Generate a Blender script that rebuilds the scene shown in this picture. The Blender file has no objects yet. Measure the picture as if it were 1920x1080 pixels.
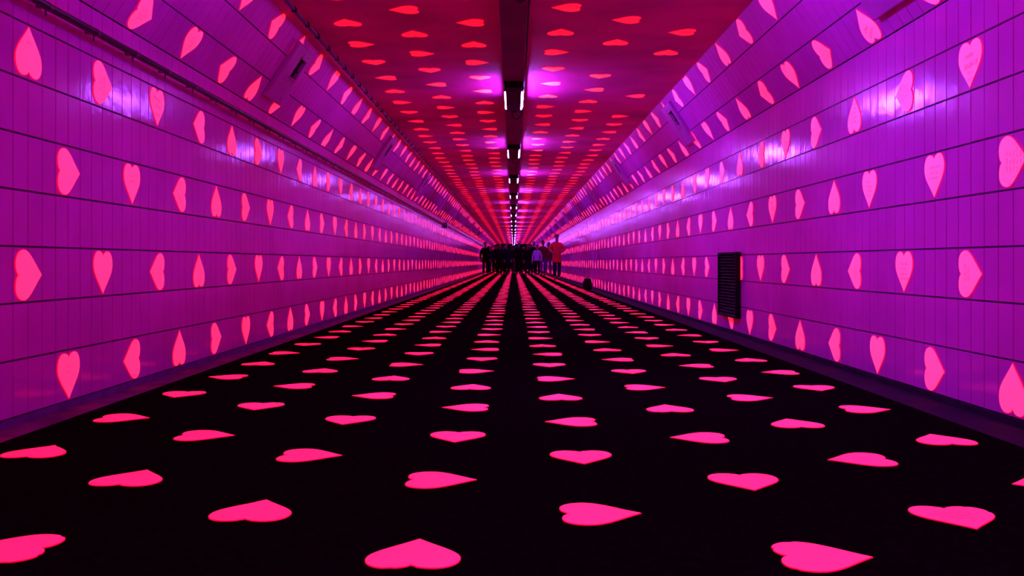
import bpy, bmesh, math, random
from mathutils import Matrix, Vector
R = math.radians
random.seed(7)
scn = bpy.context.scene
COL = scn.collection

# ---------------------------------------------------------------- camera, world, exposure
EYE = 0.711                      # metres above the floor
F = 1733.0                       # focal length in pixels of a 1920 px wide frame
cam_d = bpy.data.cameras.new('camera'); cam = bpy.data.objects.new('camera', cam_d); COL.objects.link(cam)
cam.location = (0, 0, EYE); cam.rotation_euler = (R(90), 0, 0)
cam_d.sensor_width = 36; cam_d.lens = F / 1920 * 36
cam_d.shift_x = -3 / 1920; cam_d.shift_y = -48.3 / 1920
cam_d.clip_start = 0.05; cam_d.clip_end = 400
scn.camera = cam
w = bpy.data.worlds.new('world'); scn.world = w; w.use_nodes = True
w.node_tree.nodes['Background'].inputs[0].default_value = (0.02, 0.0, 0.03, 1)
w.node_tree.nodes['Background'].inputs[1].default_value = 0.02
scn.view_settings.view_transform = 'Standard'; scn.view_settings.look = 'None'
scn.view_settings.gamma = 1; scn.view_settings.use_curve_mapping = False
scn.view_settings.exposure = 0.0

# light levels
TUBE = (0.29, 0.09, 1.0)        # colour of the blacklight tubes
TUBE_L = 100.0                   # radiance of a tube on the left of the tray
TUBE_R = 385.0                   # and on its right
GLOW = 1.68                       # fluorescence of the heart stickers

# ---------------------------------------------------------------- dimensions
W = 2.185                        # half width between the tiled walls
TW, TH = 0.125, 0.25             # tile
TOP = EYE + 1.3197               # top of the upright tiling
BOT = TOP - 8 * TH
ANG = R(57)                      # lean of the slanted tiling
CS, SN = math.cos(ANG), math.sin(ANG)
CEIL = TOP + 3 * TH * SN
CX = W - 3 * TH * CS
Y0L, Y0R = 4.0346, 4.041         # joint number 0 on the left / right
YB, YE = -8.0, 99.0              # start and end of the level stretch

# ---------------------------------------------------------------- helpers
def tag(o, label=None, cat=None, group=None, kind=None):
    if label: o['label'] = label
    if cat: o['category'] = cat
    if group: o['group'] = group
    if kind: o['kind'] = kind
    return o
def link(name, me, parent=None):
    o = bpy.data.objects.new(name, me); COL.objects.link(o)
    if parent is not None: o.parent = parent
    return o
def empty(name, loc, rz=0):
    o = bpy.data.objects.new(name, None); COL.objects.link(o)
    o.location = loc; o.rotation_euler = (0, 0, rz); o.empty_display_size = 0.1
    return o
def copy_tree(o, parent=None):
    c = o.copy(); COL.objects.link(c)
    if parent is not None: c.parent = parent
    for ch in list(o.children): copy_tree(ch, c)
    return c
def place(o, m4):
    """put a child at a world matrix"""
    o.matrix_basis = (o.parent.matrix_basis.inverted() @ m4) if o.parent else m4
class MB:
    def __init__(s): s.v = []; s.f = []; s.m = []
    def add(s, vs, fs, mi=0):
        n = len(s.v); s.v += [tuple(p) for p in vs]
        for f in fs: s.f.append(tuple(i + n for i in f)); s.m.append(mi)
    def box(s, x0, x1, y0, y1, z0, z1, mi=0):
        s.add([(x0,y0,z0),(x1,y0,z0),(x1,y1,z0),(x0,y1,z0),(x0,y0,z1),(x1,y0,z1),(x1,y1,z1),(x0,y1,z1)],
              [(0,3,2,1),(4,5,6,7),(0,1,5,4),(1,2,6,5),(2,3,7,6),(3,0,4,7)], mi)
    def cbox(s, x0, x1, y0, y1, z0, z1, c, mi=0):      # box with chamfered rim on its +z face
        s.add([(x0,y0,z0),(x1,y0,z0),(x1,y1,z0),(x0,y1,z0),
               (x0,y0,z1-c),(x1,y0,z1-c),(x1,y1,z1-c),(x0,y1,z1-c),
               (x0+c,y0+c,z1),(x1-c,y0+c,z1),(x1-c,y1-c,z1),(x0+c,y1-c,z1)],
              [(0,3,2,1),(8,9,10,11),(0,1,5,4),(1,2,6,5),(2,3,7,6),(3,0,4,7),
               (4,5,9,8),(5,6,10,9),(6,7,11,10),(7,4,8,11)], mi)
    def tube(s, pts, r, k=8, mi=0, cap=True):
        pts = [Vector(p) for p in pts]; rings = []
        n0 = len(s.v)
        for i, p in enumerate(pts):
            d = (pts[min(i+1, len(pts)-1)] - pts[max(i-1, 0)]).normalized()
            a = d.cross(Vector((0,0,1)) if abs(d.z) < .9 else Vector((1,0,0))).normalized(); b = d.cross(a)
            rr = r[i] if isinstance(r, (list, tuple)) else r
            for j in range(k):
                t = 2*math.pi*j/k
                s.v.append(tuple(p + rr*(math.cos(t)*a + math.sin(t)*b)))
        for i in range(len(pts)-1):
            for j in range(k):
                a_ = n0+i*k+j; b_ = n0+i*k+(j+1) % k
                s.f.append((a_, b_, b_+k, a_+k)); s.m.append(mi)
        if cap:
            s.f.append(tuple(n0+j for j in range(k))[::-1]); s.m.append(mi)
            e = n0+(len(pts)-1)*k
            s.f.append(tuple(e+j for j in range(k))); s.m.append(mi)
    def mesh(s, name, mats, smooth=False):
        me = bpy.data.meshes.new(name); me.from_pydata(s.v, [], s.f)
        mats = mats if isinstance(mats, (list, tuple)) else [mats]
        for m in mats: me.materials.append(m)
        if len(mats) > 1: me.polygons.foreach_set('material_index', s.m)
        if smooth: me.polygons.foreach_set('use_smooth', [True]*len(s.f))
        me.update(); return me
    def build(s, name, mats, parent=None, smooth=False):
        return link(name, s.mesh(name, mats, smooth), parent)

# ---------------------------------------------------------------- materials
def mat(name, col, rough=0.5, metal=0, emit=None, estr=0, spec=0.5):
    m = bpy.data.materials.new(name); m.use_nodes = True
    b = m.node_tree.nodes['Principled BSDF']
    b.inputs['Base Color'].default_value = (*col, 1); b.inputs['Roughness'].default_value = rough
    b.inputs['Metallic'].default_value = metal; b.inputs['Specular IOR Level'].default_value = spec
    if emit:
        b.inputs['Emission Color'].default_value = (*emit, 1); b.inputs['Emission Strength'].default_value = estr
    return m
def noise(m, scale, lo, hi, detail=4, bump=0, bscale=None, stretch=(1,1,1), p0=.35, p1=.65, dist=.01):
    nt = m.node_tree; N = nt.nodes; L = nt.links; b = N['Principled BSDF']
    g = N.new('ShaderNodeNewGeometry'); mp = N.new('ShaderNodeMapping'); mp.inputs['Scale'].default_value = stretch
    L.new(g.outputs['Position'], mp.inputs[0])
    n = N.new('ShaderNodeTexNoise'); n.inputs['Scale'].default_value = scale; n.inputs['Detail'].default_value = detail
    L.new(mp.outputs[0], n.inputs['Vector'])
    r = N.new('ShaderNodeValToRGB'); r.color_ramp.elements[0].color = (*lo, 1); r.color_ramp.elements[1].color = (*hi, 1)
    r.color_ramp.elements[0].position = p0; r.color_ramp.elements[1].position = p1
    L.new(n.outputs[0], r.inputs[0]); L.new(r.outputs[0], b.inputs['Base Color'])
    if bump:
        n2 = N.new('ShaderNodeTexNoise'); n2.inputs['Scale'].default_value = bscale or scale; n2.inputs['Detail'].default_value = 2
        L.new(g.outputs['Position'], n2.inputs['Vector'])
        bp = N.new('ShaderNodeBump'); bp.inputs['Strength'].default_value = bump; bp.inputs['Distance'].default_value = dist
        L.new(n2.outputs[0], bp.inputs['Height']); L.new(bp.outputs[0], b.inputs['Normal'])
    return m
M = {}
M['tile'] = noise(mat('glazed_tile', (.8,.1,.8), .135, spec=.7), 1.6, (.66,.055,.60), (.78,.07,.72), bump=.35, bscale=10, dist=.005)
M['tile'].node_tree.nodes['Principled BSDF'].inputs['Specular Tint'].default_value = (1,.13,1,1)
M['grout'] = mat('grout', (.05,.01,.06), .9)
M['slab'] = mat('tile_backing', (.75,.10,.75), .25)
M['ceiling'] = noise(mat('painted_ceiling', (.7,.1,.6), .62, spec=.25), .9, (.50,.020,.16), (.84,.03,.27), detail=8, bump=.5, bscale=60, stretch=(1,1.2,1), p0=.3, p1=.58, dist=.004)
M['asphalt'] = noise(mat('asphalt', (.01,.01,.012), 1, spec=0), 30, (.004,.002,.003), (.009,.005,.006), bump=.4, bscale=120)
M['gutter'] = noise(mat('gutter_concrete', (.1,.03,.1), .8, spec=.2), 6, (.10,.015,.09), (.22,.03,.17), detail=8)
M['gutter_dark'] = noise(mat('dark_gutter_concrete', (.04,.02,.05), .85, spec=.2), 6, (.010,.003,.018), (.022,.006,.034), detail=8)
M['plinth'] = noise(mat('plinth', (.12,.03,.18), .7, spec=.3), 8, (.10,.02,.17), (.16,.03,.24), detail=6)
M['beam'] = noise(mat('beam_paint', (.3,.05,.28), .6, spec=.2), 1.2, (.13,.015,.08), (.20,.02,.12), detail=7)
M['black'] = mat('black_plastic', (.003,.0025,.004), .6, spec=.15)
M['blackm'] = mat('black_metal', (.010,.006,.014), .6, spec=.3)
M['pipe'] = mat('dark_painted_pipe', (.04,.008,.05), .35)
M['navy'] = mat('navy_cable', (.04,.02,.16), .3)
M['cover'] = noise(mat('painted_cover', (.45,.06,.42), .38, spec=.4), 5, (.50,.045,.46), (.60,.06,.54), detail=6)
M['reflector'] = mat('reflector', (.8,.5,.9), .2, metal=1)
M['screw'] = mat('screw', (.05,.02,.06), .4)
M['tubeL'] = mat('blacklight_tube_left', (.2,.2,.3), .3, emit=TUBE, estr=TUBE_L)
M['tubeR'] = mat('blacklight_tube_right', (.2,.2,.3), .3, emit=TUBE, estr=TUBE_R)
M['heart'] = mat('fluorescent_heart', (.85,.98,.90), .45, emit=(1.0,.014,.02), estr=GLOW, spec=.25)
M['heart_ceiling'] = mat('fluorescent_heart_weak_violet_light', (.85,.95,.26), .5, emit=(1.0,.002,.01), estr=GLOW, spec=.2)  # same sticker, blue lowered to stand in for weak violet light up here
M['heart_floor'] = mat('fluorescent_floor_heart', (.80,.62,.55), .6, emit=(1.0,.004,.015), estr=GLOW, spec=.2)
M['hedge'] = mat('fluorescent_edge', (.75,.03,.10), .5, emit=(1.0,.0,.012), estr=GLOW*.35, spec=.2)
M['ink'] = mat('marker_ink', (.35,.01,.08), .6, emit=(1.0,.0,.03), estr=.35)

# ---------------------------------------------------------------- the setting
def struct(name, mb, m, parent=None):
    o = mb.build(name, m, parent)
    if parent is None: o['kind'] = 'structure'
    return o
FL, FR = -2.02, 1.955            # edges of the asphalt
m = MB(); m.box(FL, FR, YB, YE, -.2, 0); struct('floor', m, M['asphalt'])
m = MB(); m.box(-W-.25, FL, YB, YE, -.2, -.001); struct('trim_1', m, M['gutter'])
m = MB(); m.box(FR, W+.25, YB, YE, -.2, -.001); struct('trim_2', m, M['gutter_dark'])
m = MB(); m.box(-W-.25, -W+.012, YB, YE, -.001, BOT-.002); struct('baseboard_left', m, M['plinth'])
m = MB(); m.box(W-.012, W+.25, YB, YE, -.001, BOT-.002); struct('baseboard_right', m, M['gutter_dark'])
m = MB(); m.box(-CX-.6, CX+.6, YB, YE, CEIL, CEIL+.2); struct('ceiling', m, M['ceiling'])

GV, GH, TD = .0046, .0068, .0045  # joint widths and tile depth
FRAMES = {
    'left':       (Matrix(((0,0,1),(1,0,0),(0,1,0))), Vector((-W, 0, 0))),
    'right':      (Matrix(((0,0,-1),(-1,0,0),(0,1,0))), Vector((W, 0, 0))),
    'left_up':    (Matrix(((0,CS,SN),(1,0,0),(0,SN,-CS))), Vector((-W, 0, TOP))),
    'right_up':   (Matrix(((0,-CS,-SN),(-1,0,0),(0,SN,-CS))), Vector((W, 0, TOP))),
    'ceiling':    (Matrix(((1,0,0),(0,-1,0),(0,0,-1))), Vector((0, 0, CEIL))),
    'floor':      (Matrix(((1,0,0),(0,1,0),(0,0,1))), Vector((0, 0, 0))),
}
def surf(name, u, v, lift=0.0, rot=0.0):
    """u = distance down the tunnel on walls (x on floor/ceiling), v = height up the wall (y on floor/ceiling)."""
    A, o = FRAMES[name]
    right, up, nrm = A.col[0].copy(), A.col[1].copy(), A.col[2].copy()
    if name in ('floor', 'ceiling'): p = Vector((u, v, o.z)) + nrm*lift
    elif name in ('left', 'right'): p = Vector((o.x, u, v)) + nrm*lift
    else: p = Vector((o.x, u, o.z)) + up*v + nrm*lift
    m4 = Matrix((right, up, nrm)).transposed().to_4x4(); m4.translation = p
    return m4 @ Matrix.Rotation(rot, 4, 'Z')

def tile_verts(seed):
    rr = random.Random(seed)
    a, b = TW/2-GV/2, TH/2-GH/2; c = .0016
    tx, ty = rr.uniform(-.005,.005), rr.uniform(-.0035,.0035)
    z = lambda x, y: tx*x + ty*y
    vs = [(-a,-b,-TD),(a,-b,-TD),(a,b,-TD),(-a,b,-TD)]
    a2, b2 = a-c, b-c
    vs += [(x,y,z(x,y)) for x, y in ((-a2,-b2),(a2,-b2),(a2,b2),(-a2,b2))]
    return vs
TF = [(4,5,6,7),(0,1,5,4),(1,2,6,5),(2,3,7,6),(3,0,4,7)]
TVAR = []
for k in range(10):
    mb_ = MB(); mb_.add(tile_verts(k), TF); TVAR.append(mb_.mesh('tile', M['tile']))
def tiled(name, key, y0, rows, n0, n1, s0, s1):
    """wall slab in grout colour; tiles n0..n1 along, singly between s0 and s1, the rest joined."""
    A, o = FRAMES[key]
    vz = (lambda r: BOT+TH*(r+.5)) if key in ('left', 'right') else (lambda r: TH*(r+.5))
    m = MB()
    # backing slab
    sgn = 1 if o.x > 0 else -1
    def slab(ya, yb, lift, mi):
        lo, hi = vz(0)-TH/2, vz(rows-1)+TH/2
        if '_up' in key: hi += 0.0
        P = [surf(key, y, v, l).translation for l in (lift, -.16) for y, v in ((ya,lo),(yb,lo),(yb,hi),(ya,hi))]
        m.add(P, [(0,1,2,3),(4,7,6,5),(0,4,5,1),(1,5,6,2),(2,6,7,3),(3,7,4,0)], mi)
    ystart = y0+(n0-.0)*TW; yend = y0+n1*TW
    slab(ystart, yend, -TD*.9, 0)
    slab(YB, ystart, 0, 1); slab(yend, YE, 0, 1)
    wall = m.build(name, [M['grout'], M['slab']]); wall['kind'] = 'structure'
    rest = MB(); rr = random.Random(name)
    VV = [tile_verts(k) for k in range(10)]
    for n in range(n0, n1):
        for r in range(rows):
            mx = surf(key, y0+(n+.5)*TW, vz(r))
            k = rr.randrange(10)
            if s0 <= n < s1:
                t = link('tile', TVAR[k], wall); place(t, mx)
            else:
                rest.add([mx @ Vector(v) for v in VV[k]], TF)
    t = rest.build('tile', M['tile'], wall); t['kind'] = 'stuff'
    return wall
tiled('wall_left', 'left', Y0L, 8, -14, 420, -1, 36)
tiled('wall_right', 'right', Y0R, 8, -14, 420, -1, 36)
tiled('wall_upper_left', 'left_up', Y0L, 3, -14, 420, 3, 72)
tiled('wall_upper_right', 'right_up', Y0R, 3, -14, 420, 3, 72)

# far ramp climbing away beyond the level stretch, and the closed end behind the camera
m = MB(); m.add([(-W-.2,YE,0),(W+.2,YE,0),(W+.2,150,4.2),(-W-.2,150,4.2)], [(0,1,2,3)])
m.add([(-W-.2,YE,-.2),(W+.2,YE,-.2),(W+.2,150,4.0),(-W-.2,150,4.0)], [(3,2,1,0)])
struct('floor_far', m, M['asphalt'])
for s, nm in ((-1,'wall_far_left'),(1,'wall_far_right')):
    m = MB(); m.box(min(s*W,s*(W+.2)), max(s*W,s*(W+.2)), YE, 150, -.2, 7.2); struct(nm, m, M['slab'])
m = MB(); m.add([(-W-.2,YE,CEIL),(W+.2,YE,CEIL),(W+.2,150,CEIL+4.2),(-W-.2,150,CEIL+4.2),
                 (-W-.2,YE,CEIL+.2),(W+.2,YE,CEIL+.2),(W+.2,150,CEIL+4.4),(-W-.2,150,CEIL+4.4)],
                [(3,2,1,0),(4,5,6,7),(0,1,5,4)]); struct('ceiling_far', m, M['ceiling'])
m = MB(); m.box(-W-.2, W+.2, 150, 150.2, 3, 8); struct('wall_end', m, M['gutter_dark'])
m = MB(); m.box(-W-.3, W+.3, YB-.2, YB, -.2, CEIL+.2); struct('wall_back', m, M['slab'])

# cable duct down the middle of the ceiling: a duct made of lengths with joints
TRAY = EYE + 1.8265; TB = .1035
m = MB()
y = YB
duct = empty('trim_3', (0, YB, TRAY)); duct['kind'] = 'structure'
seg = 0
while y < YE:
    L = 2.44 if y < 40 else YE - y
    b = MB(); b.cbox(-TB, TB, y+.003, y+L-.003, -(TRAY+.045), -TRAY, .006)
    b.v = [(x, yy, -z) for x, yy, z in b.v]; b.f = [f[::-1] for f in b.f]
    o = b.build('duct_section', M['beam'], duct); place(o, Matrix())
    y += L
y = -7.4
while y < 98:
    b = MB(); b.box(-.02,.02,y,y+.04,TRAY+.04,CEIL); o = b.build('hanger', M['blackm'], duct); place(o, Matrix()); y += 2.44 if y < 40 else 9.8

# ---------------------------------------------------------------- blacklight fixtures
TUBE_Z = EYE + 1.794
def make_lamp():
    r = empty('blacklight_fixture', (0, 0, TUBE_Z))
    def P(mb, name, m, par=r, smooth=False):
        o = mb.build(name, m, par, smooth); return o
    b = MB(); b.cbox(-.052,.052,-.80,.62,-.032,.0,.006); b.v=[(x,y,-z) for x,y,z in b.v]; b.f=[f[::-1] for f in b.f]
    P(b, 'housing', M['blackm'])
    b = MB(); b.box(-.081,.081,-.62,.62,-.032,-.027); P(b, 'added_light_shield', M['blackm'])  # added shield under the tubes, cuts their downward light
    for s, tm in ((-1,'tubeL'),(1,'tubeR')):
        b = MB(); b.tube([(s*.080, -.58, -.004),(s*.080, .58, -.004)], .0185, 12); P(b, 'tube', M[tm], smooth=True)
        b = MB(); b.add([(s*.0535,-.58,-.026),(s*.0535,.58,-.026),(s*.0535,.58,.031),(s*.0535,-.58,.031)], [(0,1,2,3) if s>0 else (3,2,1,0)])
        P(b, 'reflector', M['reflector'])
        for e in (-1,1):
            b = MB(); b.box(min(s*.052,s*.100),max(s*.052,s*.100),e*.60-.022,e*.60+.022,-.025,.031); P(b, 'lamp_holder', M['black'])
    b = MB(); b.cbox(-.095,.095,-.83,-.64,-.0315,.03,.008); b.v=[(x,y,-z) for x,y,z in b.v]; b.f=[f[::-1] for f in b.f]
    P(b, 'ballast_box', M['black'])
    b = MB(); b.box(-.030,.030,.62,.72,-.035,.031); P(b, 'end_cap', M['black'])
    b = MB(); b.tube([(-.02,.70,-.03),(-.01,.80,-.075),(.04,.92,-.085),(.09,.98,-.04),(.096,1.02,.024)], .006, 6); P(b, 'cable_loop', M['black'], smooth=True)
    b = MB(); b.tube([(.102,-.66,.01),(.112,-.5,-.01),(.106,-.3,.012),(.114,-.1,-.008),(.106,.15,.012),(.112,.5,.0),(.098,.8,.024)], .005, 6); P(b, 'lead', M['black'], smooth=True)
    return r
ORD = ['nearest','second','third','fourth','fifth','sixth','seventh','eighth','ninth','tenth','eleventh','twelfth','thirteenth',
       'fourteenth','fifteenth','sixteenth','seventeenth','eighteenth','nineteenth','twentieth','twenty-first','twenty-second','twenty-third',
       'twenty-fourth','twenty-fifth','twenty-sixth','twenty-seventh','twenty-eighth','twenty-ninth','thirtieth','thirty-first','thirty-second','thirty-third','thirty-fourth']
lamp0 = None
for i in range(-3, 18):
    y = 10.16 + 5.0*i
    o = make_lamp() if lamp0 is None else copy_tree(lamp0)
    if lamp0 is None: lamp0 = o
    o.location = (0, y, TUBE_Z)
    if i < 0: lab = 'twin tube blacklight under the ceiling duct, '+('just above the frame ahead of the camera','overhead at the camera','behind the camera')[-i-1]
    elif i == 0: lab = 'nearest twin tube blacklight hanging below the ceiling duct, largest glowing pair'
    else: lab = '%s twin tube blacklight from the camera under the ceiling duct' % ORD[i]
    tag(o, lab, 'lamp', 'blacklights under the ceiling duct')

# black supply cable sagging along the right edge of the duct
b = MB(); pts = []; y = -7.5; rr = random.Random(3)
while y < 96:
    pts.append((TB+.008+rr.uniform(-.004,.006), y, TRAY+.030+rr.uniform(-.006,.006))); y += .42 if y < 40 else 2
b.tube(pts, .007, 6); o = b.build('supply_cable', M['black'], smooth=True)
tag(o, 'black power cable running along the right edge of the ceiling duct', 'cable')

# ---------------------------------------------------------------- pipe along the left wall
PZ = EYE + 1.166; PX = -W + .062
pipe = empty('wall_pipe', (PX, 0, PZ)); tag(pipe, 'dark conduit pipe on clips along the upper left tiled wall', 'pipe')
b = MB(); b.tube([(PX, y, PZ) for y in (-7.9, 10, 30, 98)], .019, 12); o = b.build('conduit', M['pipe'], pipe, True); place(o, Matrix())
y = 4.217 - .483*4; clip = None
while y < 30:
    if clip is None:
        b = MB(); b.tube([(0,-.018,0),(0,.018,0)], .0208, 12); b.box(-.052,-.012,-.012,.012,-.006,.006)
        b.tube([(-.012,0,-.012),(-.012,0,-.042)], .0045, 6); cm = b.mesh('pipe_clip', M['pipe']); clip = cm
    o = link('pipe_clip', clip, pipe); place(o, Matrix.Translation((PX, y, PZ))); y += .483
jb = empty('junction_box', (-W+.05, 29.0, PZ-.03)); tag(jb, 'small junction box on the conduit far along the left wall', 'box')
b = MB(); b.cbox(-.13,.13,-.085,.085,0,.10,.012); o = b.build('body', M['pipe'], jb); place(o, surf('left', 29.0, PZ-.012, .001))
b = MB(); b.tube([(0,-.08,.05),(0,-.094,.05)], .012, 8); o = b.build('outlet', M['pipe'], jb); place(o, surf('left', 29.0, PZ-.012, .001))

# ---------------------------------------------------------------- light string along the left ceiling edge
SX, SZ = -1.655, EYE+1.905
st = empty('cable_string', (SX, 0, SZ)); tag(st, 'dark blue cable string with black clips along the left ceiling edge', 'cable')
b = MB(); b.tube([(SX, y, SZ) for y in (-7.8, 10, 40, 98)], .0125, 10); o = b.build('cable', M['navy'], st, True); place(o, Matrix())
b = MB(); b.box(SX-.008, SX+.002, -7.8, 98, SZ+.009, SZ+.016); o = b.build('carrier_rail', M['blackm'], st); place(o, Matrix())
b = MB(); b.cbox(-.015,.017,-.020,.020,-.015,.017,.003); b.tube([(.004,0,.0),(.006,0,.036)], .003, 5); cm = b.mesh('clip', M['black'])
y = -1.0
while y < 46:
    o = link('clip', cm, st); place(o, Matrix.Translation((SX, y+random.uniform(-.02,.02), SZ))); y += .42
b = MB(); b.box(-CX+.002, -CX+.05, -7.9, 98, CEIL-.022, CEIL-.001)
o = b.build('trim_4', M['ceiling']); o['kind'] = 'structure'

# ---------------------------------------------------------------- cover boxes on the slanted tiling
def make_box():
    r = empty('cover_box', (0,0,0))
    D = .036; a = .262
    v0, v1 = .47*TH, 2.66*TH; h = (v1-v0)/2
    # slot: along-tunnel u in (sa..sb), up v
    def rect(x0,x1,y0,y1,z): return [(x0,y0,z),(x1,y0,z),(x1,y1,z),(x0,y1,z)]
    sx0, sx1, sy0, sy1 = -.02, .17, 1.52*TH-.47*TH-h, 2.26*TH-.47*TH-h
    b = MB()
    c = .008
    outer0 = rect(-a,a,-h,h,0); outer1 = rect(-a,a,-h,h,D-c); top = rect(-a+c,a-c,-h+c,h-c,D)
    hole = rect(sx0,sx1,sy0,sy1,D); deep = rect(sx0,sx1,sy0,sy1,D-.031)
    b.add(outer0+outer1+top+hole+deep, [(0,1,5,4),(1,2,6,5),(2,3,7,6),(3,0,4,7),(4,5,9,8),(5,6,10,9),(6,7,11,10),(7,4,8,11),
          (8,9,13,12),(9,10,14,13),(10,11,15,14),(11,8,12,15),(13,12,16,17),(14,13,17,18),(15,14,18,19),(12,15,19,16)])
    b.build('body', M['cover'], r)
    b = MB(); b.add(rect(sx0,sx1,sy0,sy1,D-.0305), [(0,1,2,3)]); b.build('slot_floor', M['gutter_dark'], r)
    b = MB()
    for x0,x1,y0,y1 in ((sx0-.016,sx1+.016,sy1,sy1+.016),(sx0-.016,sx1+.016,sy0-.016,sy0)):
        b.box(x0,x1,y0,y1,D-.001,D+.012)
    b.build('slot_lip', M['cover'], r)
    b = MB(); b.tube([(sx0+.02,sy0+.07,D-.018),(sx1-.02,sy0+.07,D-.018)], .010, 8); b.build('slot_lamp', M['gutter_dark'], r, True)
    for x, y in ((sx0+.03,sy1+.045),(sx1-.03,sy1+.045),(sx0+.03,sy0-.045),(sx1-.03,sy0-.045),(.10,-h+.06)):
        s = MB(); s.box(x-.009,x+.009,y-.004,y+.004,D-.001,D+.003); s.build('screw', M['screw'], r)
    return r, h, .47*TH+h
bx, bh, bv = make_box(); first = True
for side, key, start in (('left','left_up',8.05),('right','right_up',5.11)):
    for i in range(14):
        o = bx if first else copy_tree(bx); first = False
        place(o, surf(key, start+5.87*i, bv, .0045))
        tag(o, '%s purple cover box with a slot on the %s slanted wall%s' % (('nearest' if i==0 else ORD[i]), side, '' if i==0 else ' from the camera'), 'box', 'cover boxes on the slanted walls')

# ---------------------------------------------------------------- louvred grille on the right wall
gr = empty('louvre_grille', (W, 9.27, EYE-.2)); tag(gr, 'black louvred grille panel fixed low on the right tiled wall', 'grille')
gm = surf('right', 9.27, EYE-.2225, .004)
gw, gh, gd = .385, .322, .05
b = MB()
for x0,x1,y0,y1 in ((-gw,-gw+.018,-gh,gh),(gw-.018,gw,-gh,gh),(-gw+.018,gw-.018,-gh,-gh+.018),(-gw+.018,gw-.018,gh-.018,gh)): b.box(x0,x1,y0,y1,0,gd)
b.box(-gw+.018,gw-.018,-gh+.018,gh-.018,0,.008)
o = b.build('frame', M['black'], gr); place(o, gm)
ns = 20
b = MB(); p = .029
b.add([(-gw+.018,-.013,.046),(gw-.018,-.013,.046),(gw-.018,.013,.014),(-gw+.018,.013,.014),(-gw+.018,-.015,.044),(gw-.018,-.015,.044),(gw-.018,.011,.012),(-gw+.018,.011,.012)],
      [(0,1,2,3),(4,7,6,5),(0,4,5,1),(3,2,6,7),(0,3,7,4),(1,5,6,2)]); sm = b.mesh('slat', M['black'])
for i in range(ns):
    o = link('slat', sm, gr); place(o, gm @ Matrix.Translation((0, -gh+.032+i*(2*gh-.064)/(ns-1), 0)))

# ---------------------------------------------------------------- heart stickers
HS = .229
def heart_outline(k):
    def bez(p0,p1,p2,p3,n):
        out = []
        for i in range(n):
            t = i/n; u = 1-t
            out.append((u**3*p0[0]+3*u*u*t*p1[0]+3*u*t*t*p2[0]+t**3*p3[0], u**3*p0[1]+3*u*u*t*p1[1]+3*u*t*t*p2[1]+t**3*p3[1]))
        return out
    h = bez((0,.395),(.03,.46),(.12,.50),(.235,.50),k) + bez((.235,.50),(.39,.50),(.50,.37),(.50,.195),k) + bez((.50,.195),(.50,-.03),(.27,-.18),(0,-.50),k+1)
    return [(x*HS, y*HS) for x, y in h] + [(0,-.5*HS)] + [(-x*HS, y*HS) for x, y in reversed(h[1:])]
def heart_geo(k, T=.003, rim=.0016):
    o = heart_outline(k); n = len(o)
    ins = []
    for i in range(n):
        a, b_, c = Vector(o[i-1]), Vector(o[i]), Vector(o[(i+1) % n])
        d = (c-a).normalized(); nn = Vector((d.y, -d.x))
        ins.append(b_+nn*rim*(1 if True else 0))
    # choose inward side
    if sum(p.length for p in ins) > sum(Vector(p).length for p in o):
        ins = [Vector(o[i])*2-ins[i] for i in range(n)]
    vs = [(x,y,0) for x,y in o]+[(x,y,T*.7) for x,y in o]+[(p.x,p.y,T) for p in ins]
    fs = []; ms = []
    for i in range(n):
        j = (i+1) % n
        fs.append((j,i,n+i,n+j)); ms.append(1); fs.append((n+j,n+i,2*n+i,2*n+j)); ms.append(1)
    fs.append(tuple(2*n+i for i in range(n))[::-1]); ms.append(0)
    return vs, fs, ms
def fixn(vs, fs):
    f = fs[-1]; a,b_,c = (Vector(vs[f[0]]),Vector(vs[f[1]]),Vector(vs[f[2]]))
    area = sum(vs[f[i]][0]*vs[f[(i+1)%len(f)]][1]-vs[f[(i+1)%len(f)]][0]*vs[f[i]][1] for i in range(len(f)))
    return [g[::-1] for g in fs] if area < 0 else fs
hv, hf, hm = heart_geo(8); hf = fixn(hv, hf)
HEART = bpy.data.meshes.new('heart'); HEART.from_pydata(hv, [], hf); HEART.materials.append(M['heart']); HEART.materials.append(M['hedge'])
HEART.polygons.foreach_set('material_index', hm); HEART.update()
def recolour(me, m):
    c = me.copy(); c.materials[0] = m; return c
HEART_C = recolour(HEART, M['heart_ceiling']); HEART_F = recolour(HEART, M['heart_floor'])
# worn variants for the floor: small bites at the rim
def worn(seed):
    rr = random.Random(seed); vs = [list(v) for v in hv]; n = len(vs)//3
    for _ in range(3):
        i = rr.randrange(n); d = rr.uniform(.955,.985)
        for q in (i, n+i, 2*n+i): vs[q][0] *= d; vs[q][1] *= d
    me = HEART_F.copy(); 
    for i, v in enumerate(vs): me.vertices[i].co = v
    me.update(); return me
WORN = [worn(s) for s in range(5)]
lv, lf, lm = heart_geo(3, rim=.004); lf = fixn(lv, lf)

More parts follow.
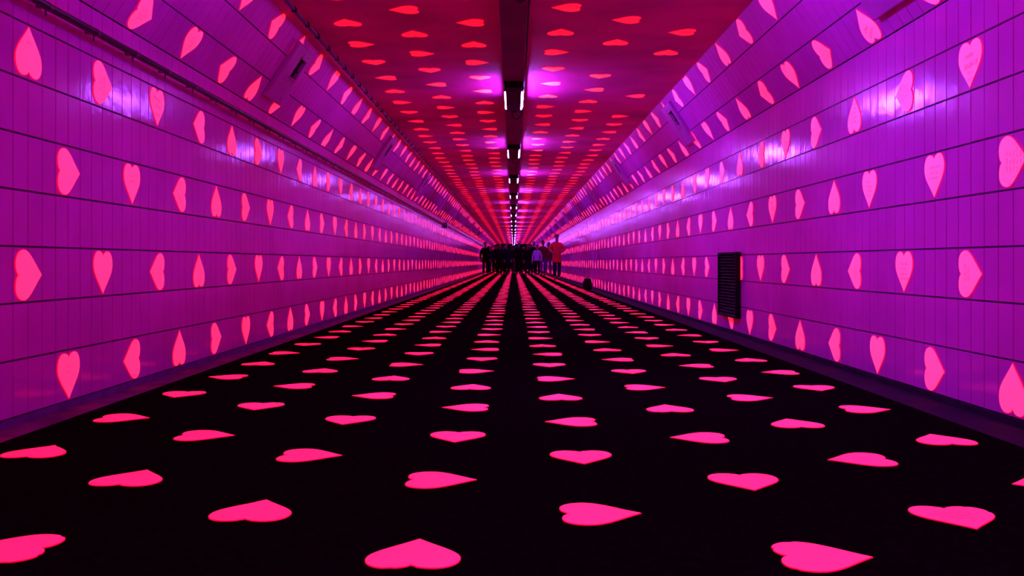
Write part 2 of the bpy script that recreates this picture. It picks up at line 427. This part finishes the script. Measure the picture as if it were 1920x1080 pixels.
TIPS = {'D': 0, 'R': math.pi/2, 'U': math.pi, 'L': -math.pi/2}
CYC = 'URDL'
hearts = []          # (key, rowname, u, v, tip)
def wall_row(key, rowname, v, y0, nbase, t0, special={}):
    k = -16
    while True:
        n = nbase+6*k; y = y0+n*TW
        if y > 97.5: break
        if y > YB+.3:
            tip = CYC[(CYC.index(t0)+k) % 4]
            nn = n
            if k in special: nn, tip = special[k]; y = y0+nn*TW
            hearts.append((key, rowname, y, v, tip, nn))
        k += 1
rz = lambda r: TOP - TH*(r+.5)
wall_row('left','left wall, top row', rz(1), Y0L, 1, 'U')
wall_row('left','left wall, second row down', rz(3), Y0L, 4, 'R')
wall_row('left','left wall, third row down', rz(5), Y0L, 1, 'R')
wall_row('left','left wall, bottom row', rz(7), Y0L, 4, 'D')
wall_row('right','right wall, top row', rz(1), Y0R, 3, 'D')
wall_row('right','right wall, second row down', rz(3), Y0R, 0, 'R', {2:(13,'D')})
wall_row('right','right wall, third row down', rz(5), Y0R, 3, 'R')
wall_row('right','right wall, bottom row', rz(7), Y0R, 0, 'U')
wall_row('left_up','left slanted wall, lower row', TH*.5, Y0L, 4, 'U')
wall_row('left_up','left slanted wall, upper row', TH*2.5, Y0L, 1, 'L')
wall_row('right_up','right slanted wall, lower row', TH*.5, Y0R, 0, 'D')
wall_row('right_up','right slanted wall, upper row', TH*2.5, Y0R, 3, 'L')
def flat_row(key, rowname, x, y0, t0, missing=(), sp=.751):
    k = -20
    while True:
        y = y0+sp*k
        if y > 97.5: break
        if y > YB+.3 and k not in missing:
            hearts.append((key, rowname, x, y, CYC[(CYC.index(t0)+k) % 4], k))
        k += 1
for nm, x, y0, t in (('leftmost lane',-1.776,3.461,'U'),('second lane from left',-1.255,2.288,'L'),('third lane from left',-.74,2.65,'U'),
                     ('lane left of centre',-.233,2.257,'U'),('lane right of centre',.252,2.605,'R'),('third lane from right',.75,2.228,'R'),
                     ('second lane from right',1.24,2.576,'D'),('rightmost lane',1.706,2.948,'L')):
    flat_row('floor', 'floor, '+nm, x, y0, t)
for nm, x, y0, t, mi in (('leftmost row',-1.355,7.509,'U',()),('middle row left of duct',-.85,7.127,'L',()),('first row left of duct',-.355,7.509,'L',()),
                     ('first row right of duct',.40,7.066,'L',()),('middle row right of duct',.905,7.426,'L',(2,)),('rightmost row',1.42,7.825,'L',(-1,2,3,5))):
    flat_row('ceiling', 'ceiling, '+nm, x, y0, t, mi, .75)
def px(p):
    return 963 + F*p.x/p.y, 491.7 - F*(p.z-EYE)/p.y
info = []
rr = random.Random(11)
for h in hearts:
    key, row, u, v, tip, n = h
    ju, jv, jr = (rr.uniform(-.008,.008), rr.uniform(-.008,.008), rr.uniform(-.06,.06)) if key == 'floor' else (rr.uniform(-.002,.002), rr.uniform(-.003,.003), rr.uniform(-.02,.02))
    if key in ('floor','ceiling'): mx = surf(key, u+ju, v+jv, .0006, TIPS[tip]+jr)
    else: mx = surf(key, u+ju, v+jv, .0014, TIPS[tip]+jr)
    p = mx.translation; area = 0
    if p.y > .6:
        q = [px(mx @ Vector(c)) for c in ((-.1,-.1,0),(.1,-.1,0),(.1,.1,0),(-.1,.1,0))]
        inside = max(a[0] for a in q) > 0 and min(a[0] for a in q) < 1920 and max(a[1] for a in q) > 0 and min(a[1] for a in q) < 1080
        if inside: area = abs(sum(q[i][0]*q[(i+1)%4][1]-q[(i+1)%4][0]*q[i][1] for i in range(4)))/2
    info.append((area, h, mx))
info.sort(key=lambda t: -t[0])
single = info[:300]; restl = info[300:]
single.sort(key=lambda t: (t[1][1], t[2].translation.y))
TW_ = {'D':'down','U':'up','L':'left','R':'right'}
cnt = {}; SPEC = {}
for area, h, mx in single:
    key, row, u, v, tip, n = h
    i = cnt.get(row, 0); cnt[row] = i+1
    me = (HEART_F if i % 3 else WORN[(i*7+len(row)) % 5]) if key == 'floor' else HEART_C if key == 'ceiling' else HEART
    o = link('heart_sticker', me); place(o, mx)
    where = row
    o['label'] = '%s %s heart on the %s, tip %s' % ('nearest' if i == 0 else ORD[i], 'red' if key == 'ceiling' else 'pink', where, TW_[tip])
    o['category'] = 'heart'
    o['group'] = {'floor':'hearts on the floor','ceiling':'hearts on the ceiling','left':'hearts on the left wall','right':'hearts on the right wall',
                  'left_up':'hearts on the left slanted wall','right_up':'hearts on the right slanted wall'}[key]
    SPEC[(row, n)] = o
b = MB()
for area, h, mx in restl:
    k0 = len(b.v)
    b.v += [tuple(mx @ Vector(v)) for v in lv]
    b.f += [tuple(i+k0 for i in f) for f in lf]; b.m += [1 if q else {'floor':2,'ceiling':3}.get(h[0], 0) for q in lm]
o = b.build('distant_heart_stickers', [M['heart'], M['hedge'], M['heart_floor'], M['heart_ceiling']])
tag(o, 'rows of tiny distant hearts receding down the tunnel', 'hearts', kind='stuff')

# ---------------------------------------------------------------- handwriting on some hearts
def text_mesh(s, size, shear=.35):
    c = bpy.data.curves.new('t', 'FONT'); c.body = s; c.size = size; c.align_x = 'CENTER'; c.align_y = 'CENTER'
    c.shear = shear; c.resolution_u = 2; c.offset = -size*.012
    t = bpy.data.objects.new('t', c); COL.objects.link(t)
    dg = bpy.context.evaluated_depsgraph_get()
    me = bpy.data.meshes.new_from_object(t.evaluated_get(dg)); bpy.data.objects.remove(t)
    me.materials.clear(); me.materials.append(M['ink']); return me
def write(o, s, size, x=0, y=0, rot=0):
    t = link('handwriting', text_mesh(s, size), o)
    t.location = (x, y, .0034); t.rotation_euler = (0, 0, rot)
def scribble(o, seed, rows=3, rot=0, wide=.09, y0=.045, thick=.0011):
    r = random.Random(seed); b = MB()
    for k in range(rows):
        y = y0-k*.028; x = -wide/2*r.uniform(.7,1); xe = wide/2*r.uniform(.5,1)
        ph = r.uniform(0,6)
        while x < xe:
            ln = r.uniform(.012,.03); pts = []; m_ = int(ln/.0012)
            for i in range(m_):
                t = i/m_
                pts.append((x+ln*t+.0025*math.sin(ph+i*1.1), y+.006*math.sin(ph+i*.9)*r.uniform(.7,1)+.003*math.sin(i*.37)))
            for p, q in zip(pts, pts[1:]):
                d = Vector((q[0]-p[0], q[1]-p[1])); 
                if d.length < 1e-6: continue
                d.normalize(); nx, ny = -d.y*thick/2, d.x*thick/2
                b.add([(p[0]-nx,p[1]-ny,0),(q[0]-nx,q[1]-ny,0),(q[0]+nx,q[1]+ny,0),(p[0]+nx,p[1]+ny,0)], [(0,1,2,3)])
            x += ln+r.uniform(.006,.012)
    t = b.build('handwriting', M['ink'], o); t.location = (0,0,.0034); t.rotation_euler = (0,0,rot)
def relabel(o, txt): o['label'] = txt
LW, RW = 'left wall, ', 'right wall, '
def S(row, n): return SPEC.get((row, n))
o = S(LW+'top row', 13)
if o:
    write(o, 'Mama', .040, -.012, .052, -.1); write(o, 'I Love', .036, .005, .010, -.15); write(o, 'you', .036, .008, -.040, -.1)
    relabel(o, 'pink heart reading Mama I Love you, top row of the left wall')
o = S(RW+'top row', 3)
if o:
    write(o, 'Loading..', .026, -.005, .045, .08); write(o, '30-08-19', .036, .005, -.005, .08); scribble(o, 5, 2, y0=-.04, wide=.05, thick=.0009)
    relabel(o, 'pink heart reading Loading 30-08-19, top row of the right wall')
o = S('right slanted wall, lower row', 12)
if o: write(o, 'Qwd', .036, .035, .02, math.pi+.3); write(o, '& Felicia', .030, .0, .055, math.pi+.5)
o = S(LW+'top row', 1)
if o: write(o, 'Hoi !', .024, .0, -.04, math.pi)
o = S(LW+'second row down', 16)
if o: write(o, 'van', .040, .02, .0, -math.pi/2+2.2)
o = S(RW+'second row down', 30)
if o: write(o, 'WE', .045, -.03, .05); write(o, 'LOVE', .042, .0, .01); write(o, 'U', .045, .0, -.04)
for row, n, sd, rows, wide in ((LW+'top row',7,1,3,.1),(LW+'top row',31,3,4,.1),(LW+'top row',37,4,4,.07),
    (LW+'second row down',34,6,4,.09),(LW+'second row down',10,61,2,.06),(LW+'third row down',13,63,3,.06),(LW+'bottom row',4,62,2,.06),(RW+'top row',9,7,4,.1),(RW+'top row',15,8,5,.09),(RW+'top row',21,9,5,.09),(RW+'top row',27,10,4,.07),
    (RW+'top row',33,12,4,.1),(RW+'second row down',0,13,6,.12),(RW+'second row down',6,14,3,.12),(RW+'second row down',13,26,4,.08),(RW+'second row down',36,15,5,.1),
    (RW+'third row down',9,16,4,.11),(RW+'third row down',3,17,2,.08),(RW+'third row down',15,27,2,.06),(RW+'bottom row',30,18,5,.11),('right slanted wall, lower row',18,19,5,.11),
    ('right slanted wall, lower row',30,29,4,.1),('left slanted wall, lower row',10,20,3,.1),('left slanted wall, lower row',34,21,3,.1),('left slanted wall, lower row',16,31,3,.08),
    ('left slanted wall, upper row',43,22,3,.08),('left slanted wall, upper row',19,32,3,.08),
    ('floor, third lane from left',1,23,4,.13),('floor, lane right of centre',5,24,6,.17),('floor, second lane from right',0,25,3,.12),('floor, second lane from left',2,28,3,.12),('floor, lane left of centre',2,33,2,.1)):
    o = S(row, n)
    if o:
        scribble(o, sd, rows, wide=wide)
        o['label'] = o['label'].replace(' heart on', ' scribbled heart on')

# ---------------------------------------------------------------- black bag by the right wall
bag = empty('backpack', (1.92, 24.0, 0)); tag(bag, 'black backpack standing on the floor against the right wall', 'bag')
def soft(name, sx, sy, sz, cz, m, par, loc=(0,0,0), taper=.75, rot=0):
    bm = bmesh.new(); bmesh.ops.create_cube(bm, size=1)
    bmesh.ops.subdivide_edges(bm, edges=bm.edges[:], cuts=3, use_grid_fill=True)
    for v in bm.verts:
        p = v.co*2; q = Vector((p.x*math.sqrt(1-p.y*p.y/2-p.z*p.z/2+p.y*p.y*p.z*p.z/3), p.y*math.sqrt(1-p.x*p.x/2-p.z*p.z/2+p.x*p.x*p.z*p.z/3), p.z*math.sqrt(1-p.y*p.y/2-p.x*p.x/2+p.y*p.y*p.x*p.x/3)))
        c = p.lerp(q, .45); t = 1-(1-taper)*(c.z*.5+.5)
        v.co = Vector((c.x*sx/2*t, c.y*sy/2*t, c.z*sz/2+cz))
    me = bpy.data.meshes.new(name); bm.to_mesh(me); bm.free(); me.materials.append(m)
    me.polygons.foreach_set('use_smooth', [True]*len(me.polygons))
    o = link(name, me, par); o.location = loc; return o
M['bag'] = mat('bag_cloth', (.008,.006,.01), .9, spec=.1)
soft('bag_body', .27, .2, .30, .150, M['bag'], bag); soft('front_pocket', .2, .08, .15, .10, M['bag'], bag, (0,-.10,0), .85)
b = MB(); b.tube([(-.04,0,.28),(-.03,0,.315),(.03,0,.315),(.04,0,.28)], .007, 6); b.build('grab_handle', M['bag'], bag)

# ---------------------------------------------------------------- people far down the tunnel
def skin(name, verts, edges, rad, m, par, sub=1, root=0):
    me = bpy.data.meshes.new(name); me.from_pydata(verts, edges, []); me.materials.append(m)
    o = bpy.data.objects.new(name, me); COL.objects.link(o)
    sk = o.modifiers.new('s', 'SKIN'); sk.use_smooth_shade = True
    for i, r_ in enumerate(rad):
        d = me.skin_vertices[0].data[i]; d.radius = (r_, r_) if not isinstance(r_, tuple) else r_; d.use_root = (i == root)
    ss = o.modifiers.new('u', 'SUBSURF'); ss.levels = sub; ss.render_levels = sub
    dg = bpy.context.evaluated_depsgraph_get(); dg.update()
    m2 = bpy.data.meshes.new_from_object(o.evaluated_get(dg)); bpy.data.objects.remove(o)
    m2.name = name; m2.materials.clear(); m2.materials.append(m)
    return link(name, m2, par)
M['skin'] = mat('skin', (.16,.05,.08), .7); M['hair'] = mat('dark_hair', (.006,.004,.006), .7)
CLO = {'black': mat('black_cloth', (.004,.003,.006), .9, spec=.1), 'navy': mat('navy_cloth', (.006,.004,.030), .9, spec=.1),
       'red': mat('red_jacket', (.50,.012,.04), .8, spec=.1), 'maroon': mat('maroon_cloth', (.12,.004,.03), .9, spec=.1), 'jeans': mat('blue_jeans', (.10,.05,.45), .85, spec=.1),
       'lilac': mat('lilac_cloth', (.30,.16,.62), .8), 'plum': mat('plum_cloth', (.05,.004,.05), .9, spec=.1), 'white': mat('white_shoe', (.8,.7,.9), .6)}
def person(x, y, h, rz, top, legs, shoe, label, pose=0, seed=0, long_coat=False):
    r = empty('person', (x, y, 0), rz); s = h/1.75; q = random.Random(seed)
    tag(r, label, 'person', 'people standing far down the tunnel')
    V = lambda *p: (p[0]*s, p[1]*s, p[2]*s)
    st = q.uniform(.08,.12); stride = q.uniform(-.10,.12)
    sw = q.uniform(-.08,.08)
    hipL, hipR = V(-.09,0,.92), V(.09,0,.92)
    kL, kR = V(-.10,-.03-stride*.5,.50), V(.10,-.03+stride*.5,.50)
    aL, aR = V(-st,-stride,.09), V(st,stride,.09)
    tL, tR = V(-st-.01,-stride-.15,.035), V(st+.01,stride-.15,.035)
    hL, hR = V(-.26,-.04,.80), V(.26,-.04,.80); eL, eR = V(-.25,.03,1.12), V(.25,.03,1.12)
    if pose == 1: eR, hR = V(.26,-.08,1.16), V(.14,-.30,1.32)            # holding a phone up
    if pose == 2: eL, hL = V(-.30,-.02,1.18), V(-.18,-.22,1.05); eR, hR = V(.30,-.02,1.18), V(.16,-.24,1.08)
    if pose == 3: eL, hL = V(-.36,.0,1.22), V(-.56,-.1,1.10); eR, hR = V(.38,.02,1.22), V(.58,-.05,1.06)
    if pose == 4: eR, hR = V(.36,-.02,1.55), V(.30,-.06,1.80)
    vs = [V(0,0,.96), V(0,.01,1.12), V(0,.01,1.28), V(0,0,1.44), V(0,-.01,1.52), V(0,-.015,1.60), V(0,-.01,1.68), V(0,0,1.73),
          hipL,kL,aL,tL, hipR,kR,aR,tR, V(-.15,.01,1.37),eL,hL, V(.15,.01,1.37),eR,hR, V(0,-.085,1.60)]
    ed = [(0,1),(1,2),(2,3),(3,4),(4,5),(5,6),(6,7),(0,8),(8,9),(9,10),(10,11),(0,12),(12,13),(13,14),(14,15),(2,16),(16,17),(17,18),(2,19),(19,20),(20,21),(5,22)]
    ra = [(.14*s,.10*s),(.13*s,.09*s),(.11*s,.08*s),(.05*s,.05*s),.050*s,(.074*s,.086*s),(.086*s,.100*s),.055*s, .085*s,.058*s,.042*s,.036*s,.085*s,.058*s,.042*s,.036*s,
          .045*s,.042*s,.032*s,.045*s,.042*s,.032*s,.018*s]
    # fingers
    for hi, hp, ep in ((18, hL, eL), (21, hR, eR)):
        d = (Vector(hp)-Vector(ep)).normalized(); sd = d.cross(Vector((0,1,.2))).normalized()
        for k in range(5):
            off = (k-1.5)*.018*s
            a_ = Vector(hp)+d*.05*s+sd*off; b_ = a_+d*(.065,.085,.09,.08,.05)[k]*s*(.8)+Vector((0,-.015*s,0))
            if k == 4: a_ = Vector(hp)+d*.02*s-sd*.035*s; b_ = a_+d*.04*s-sd*.02*s
            n = len(vs); vs += [tuple(a_), tuple(b_)]; ed += [(hi,n),(n,n+1)]; ra += [.010*s,.008*s]
    skin('body', vs, ed, ra, M['skin'], r)
    # trousers
    tv = [V(0,0,.98), V(0,0,.92), hipL, kL, V(-st,-stride*.95,.12), hipR, kR, V(st,stride*.95,.12)]
    skin('trousers', tv, [(0,1),(1,2),(2,3),(3,4),(1,5),(5,6),(6,7)], [(.155*s,.12*s),(.15*s,.12*s),.10*s,.075*s,.066*s,.10*s,.075*s,.066*s], CLO[legs], r)
    # jacket
    wl = Vector(eL).lerp(Vector(hL), .85); wr = Vector(eR).lerp(Vector(hR), .85)
    hem = .70 if long_coat else .88
    jv = [V(0,0,hem), V(0,.01,1.12), V(0,.01,1.31), V(0,.0,1.475), V(-.16,.01,1.375), eL, tuple(wl), V(.16,.01,1.375), eR, tuple(wr), V(0,0,hem+.04), V(0,0,hem-.03)]
    skin('jacket', jv, [(11,0),(0,10),(10,1),(1,2),(2,3),(2,4),(4,5),(5,6),(2,7),(7,8),(8,9)], [(.22*s,.17*s) if long_coat else (.19*s,.15*s),(.17*s,.14*s),(.175*s,.135*s),(.085*s,.085*s),.085*s,.066*s,.054*s,.078*s,.066*s,.054*s,(.20*s,.15*s),(.21*s,.155*s)], CLO[top], r, sub=2, root=1)
    hl = q.random() > .5
    hv_ = [V(0,.012,1.765), V(0,.030,1.70), V(0,.055,1.60)] + ([V(0,.075,1.46)] if hl else [])
    skin('hair', hv_, [(i,i+1) for i in range(len(hv_)-1)], [.075*s,.105*s,.085*s]+([.08*s] if hl else []), M['hair'], r)
    for a_, t_ in ((aL,tL),(aR,tR)):
        skin('shoe', [(a_[0],a_[1]+.05*s,.045), (a_[0],a_[1]-.04*s,.05), (t_[0],t_[1],.035)], [(0,1),(1,2)], [.045,.048,.034], CLO[shoe], r)
    return r
def at(pxx, y): return (pxx-963)/F*y
PPL = [
 # px, depth, height, heading, top, legs, shoe, pose, coat, label
 (910,50,1.80,.2,'black','black','black',0,True,'person in a long black coat, leftmost of the far crowd beside the left wall'),
 (922,56,1.70,-.4,'navy','black','black',0,False,'person in dark navy jacket beside the leftmost black coat'),
 (932,53,1.74,.9,'black','black','black',2,False,'person in black with folded arms left of the crowd centre'),
 (942,57,1.68,2.6,'plum','navy','black',0,False,'person in dark plum top half hidden left of centre'),
 (950,51,1.76,.0,'black','black','black',0,True,'person in wide black coat just left of the tunnel axis'),
 (958,58,1.78,3.0,'navy','black','black',0,False,'person in navy seen between black coats at the centre'),
 (964,54,1.68,1.4,'black','plum','black',2,False,'person in black standing right on the tunnel axis'),
 (973,50,1.86,.1,'black','black','black',0,True,'tallest person in black right of the tunnel axis'),
 (982,55,1.62,-.8,'plum','black','black',1,False,'person in plum top holding a hand up right of centre'),
 (989,49,1.66,.5,'black','navy','black',0,False,'person in black jacket and dark navy jeans'),
 (1001,50,1.84,.2,'black','black','black',1,False,'dark tall person with raised hand beside the lilac top'),
 (917,53,1.64,1.2,'black','navy','black',0,True,'short person in dark coat between two black coats at the left'),
 (928,58,1.78,-.2,'plum','black','black',0,True,'person in long plum coat behind the left part of the crowd'),
 (937,50,1.72,.3,'black','black','black',0,True,'person in long black coat left of the crowd centre'),
 (946,60,1.80,.4,'navy','black','black',1,True,'tall person in long navy coat with one hand raised'),
 (969,57,1.70,.8,'black','black','black',0,True,'person in black coat behind the tallest one in black'),
 (995,53,1.74,-.6,'black','black','black',0,True,'person in black coat just right of the navy jeans'),
 (1007,47.5,1.60,-.3,'lilac','black','white',0,False,'person in lilac top and white shoes in the crowd'),
 (1018,49,1.86,.3,'maroon','jeans','black',2,False,'person in maroon jacket and blue jeans, arms forward'),
 (1028,50,1.80,-.5,'maroon','jeans','white',0,False,'second person in maroon with bright blue jeans further right'),
 (1040,42,1.62,1.1,'plum','navy','black',0,False,'person in dark plum between maroon and red jackets'),
 (1044,37,1.82,.1,'red','navy','black',2,True,'tall person in bright red coat, arms forward, rightmost of the crowd'),
]
for i, (pxx, d, h, rz_, top, legs, shoe, pose, coat, lab) in enumerate(PPL):
    person(at(pxx, d), d, h, rz_, top, legs, shoe, lab, pose, i, coat)
# a second line of dark figures closing the view further back
for i in range(9):
    d = 66+((i*37) % 11); x = -1.75+i*.43
    person(x, d, 1.66+((i*13) % 7)*.03, i*.9, ('black','navy','plum')[i % 3], 'black', 'black',
           'dark distant person behind the crowd, %s from the left wall' % (ORD[i] if i else 'first'), 0, 50+i, i % 2 == 0)
